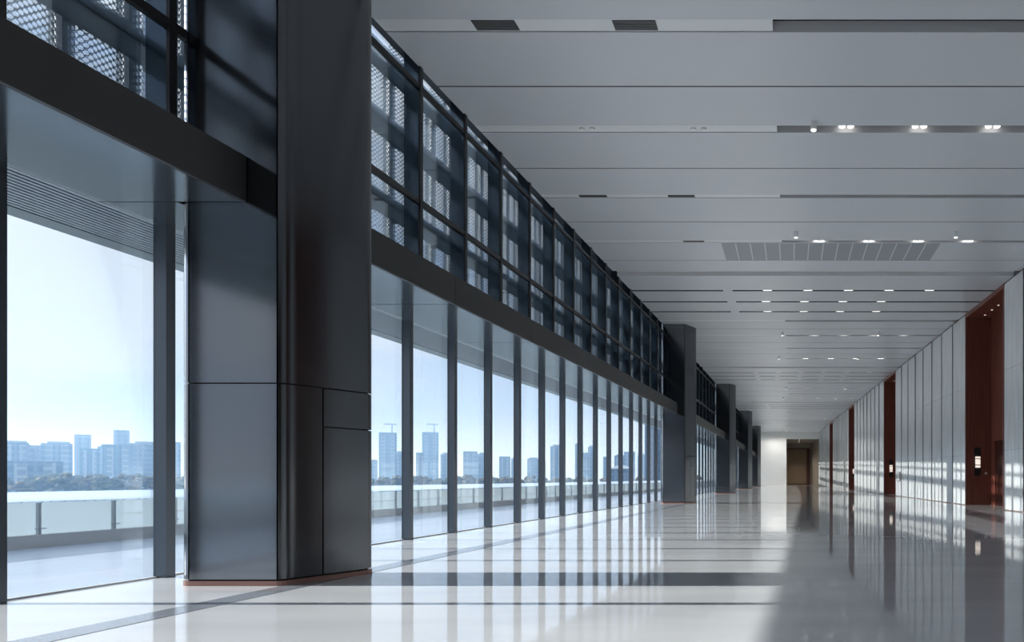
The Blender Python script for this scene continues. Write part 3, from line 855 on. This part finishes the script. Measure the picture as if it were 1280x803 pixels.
CITY = [
 (2, 37, 551, 520, 'bld_a', 'broad grey block at the start of the skyline behind the first pane', 1),
 (36, 51, 557, 560, 'bld_b', 'low grey block between two broad blocks in the first pane', 0),
 (51, 91, 552, 600, 'bld_a', 'wide grey block before the first pale tower in the first pane', 1),
 (8, 80, 577, 400, 'bld_c', 'long low blue block in front of the first skyline towers', 0),
 (93, 114, 543.5, 700, 'bld_b', 'pale flat topped tower standing alone in the first pane', 0),
 (100, 124, 561, 600, 'bld_c', 'low blue block beside the pale flat topped tower', 0),
 (122, 142, 556, 620, 'bld_a', 'mid height block stepping up to the tallest tower of the first pane', 1),
 (142, 162, 538, 700, 'bld_b', 'tallest pale tower of the first pane', 0),
 (128, 166, 556, 560, 'bld_c', 'blue block standing before the tallest tower of the first pane', 0),
 (162, 196, 552, 620, 'bld_b', 'grey block beside the tallest tower, cut by the mullion', 1),
 (208, 226, 553, 620, 'bld_a', 'grey block showing in the gap beside the near column', 0),
 (455, 472, 575, 640, 'bld_a', 'dark block just beyond the near column', 0),
 (473.6, 496, 541, 700, 'bld_c', 'tall tower with a crane on top, first beyond the near column', 0),
 (494, 508, 564, 640, 'bld_a', 'block beside the first crane tower', 1),
 (527.8, 548.3, 540.6, 720, 'bld_c', 'tall pale tower with a crane in the second pane beyond the column', 0),
 (520, 530, 566, 600, 'bld_a', 'low block before the second crane tower', 0),
 (550.6, 566, 566, 640, 'bld_b', 'short pale block with dark roof beside the second crane tower', 1),
 (579, 597, 564.5, 640, 'bld_a', 'dark square block in the third pane beyond the column', 0),
 (596, 613, 566, 660, 'bld_b', 'pale striped block in the third pane beyond the column', 1),
 (624, 638, 571, 640, 'bld_a', 'small blue block in the fourth pane beyond the column', 0),
 (639, 650, 572, 680, 'bld_b', 'narrow block beside the small blue block in the fourth pane', 1),
 (659, 673, 572, 680, 'bld_a', 'low block at the start of the fifth pane beyond the column', 1),
 (673, 682, 577, 640, 'bld_b', 'low pale block in the fifth pane beyond the column', 0),
 (688, 703, 556, 560, 'bld_c', 'tall blue block in the sixth pane beyond the column', 1),
 (719, 729, 555, 560, 'bld_c', 'slim tall block in the seventh pane beyond the column', 0),
 (728, 746, 566, 540, 'bld_b', 'pale block in front of the slim tall blocks', 0),
 (735, 745, 557, 640, 'bld_a', 'slim grey block behind the pale block in the seventh pane', 1),
 (754, 764, 571, 560, 'bld_b', 'low block in the eighth pane beyond the column', 0),
 (768, 780, 568, 560, 'bld_a', 'block with stepped roof in the ninth pane beyond the column', 1),
 (780, 794, 565, 560, 'bld_c', 'blue block in the tenth pane beyond the column', 0),
 (797, 806, 567, 610, 'bld_b', 'narrow pale block before the last panes', 1),
 (806, 836, 530, 300, 'bld_c', 'big glazed block seen through the last panes before the second column', 0),
]
for n, (x0, x1, yt, R, m, lab, rf) in enumerate(CITY):
    root, w, h = building(x0, x1, yt, R, m, lab, rf, n)
    if 'crane' in lab and 'beside' not in lab and 'before' not in lab:
        cr_ = empty('tower_crane', (root.location.x, root.location.y, -8 + h), root.rotation_euler.z)
        tag(cr_, 'tower crane on the roof of the %s tall tower beyond the column' % ('first' if 'first' in lab else 'second'), 'crane', 'cranes on the skyline')
        mb = MB(); mb.box(w * 0.2, w * 0.2 + 1.0, 1, 2, 0, 8); mb.build('mast', 'bld_top', cr_)
        mb = MB(); mb.box(w * 0.2 - 6, w * 0.2 + 4, 1, 2, 7.0, 8.0); mb.build('jib', 'bld_top', cr_)
# low white domed hall
th = math.atan((777 - VX) / F_PX); R = 300
root = empty('domed_hall', (R * math.sin(th), R * math.cos(th), -8.0), -th); tag(root, 'low hall with bright white curved roof in the ninth pane beyond the column', 'building', 'buildings of the far skyline')
mb = MB(); mb.box(-4.5, 4.5, 0, 12, 0, 13.0); mb.build('body', 'bld_c', root)
mb = MB(); mb.add([(-4.7 + 9.4 * i / 10, y_, 13.0 + 1.6 * math.sin(PI * i / 10)) for y_ in (-0.4, 12.4) for i in range(11)] ,
       [(i, i + 1, 12 + i, 11 + i) for i in range(10)] + [tuple(range(11)), tuple(range(11, 22))[::-1]]); mb.build('roof', 'sphere', root)

# ------------------------------------------------------------------ haze over the distant land
hm = bpy.data.materials.new('haze'); hm.use_nodes = True
ht = hm.node_tree; ht.nodes.clear()
ho = ht.nodes.new('ShaderNodeOutputMaterial'); hv = ht.nodes.new('ShaderNodeVolumeScatter')
hv.inputs['Color'].default_value = (0.26, 0.47, 0.80, 1); hv.inputs['Density'].default_value = 0.0013; hv.inputs['Anisotropy'].default_value = 0.2
ht.links.new(hv.outputs[0], ho.inputs['Volume'])
M['haze'] = hm
mb = MB(); mb.box(-1500, -36, 20, 2500, -7.9, 75)
# hazy air starts beyond the trees' near edge
o = mb.build('haze', 'haze'); tag(o, 'blue haze in the air over the far land and city', 'haze', kind='stuff')
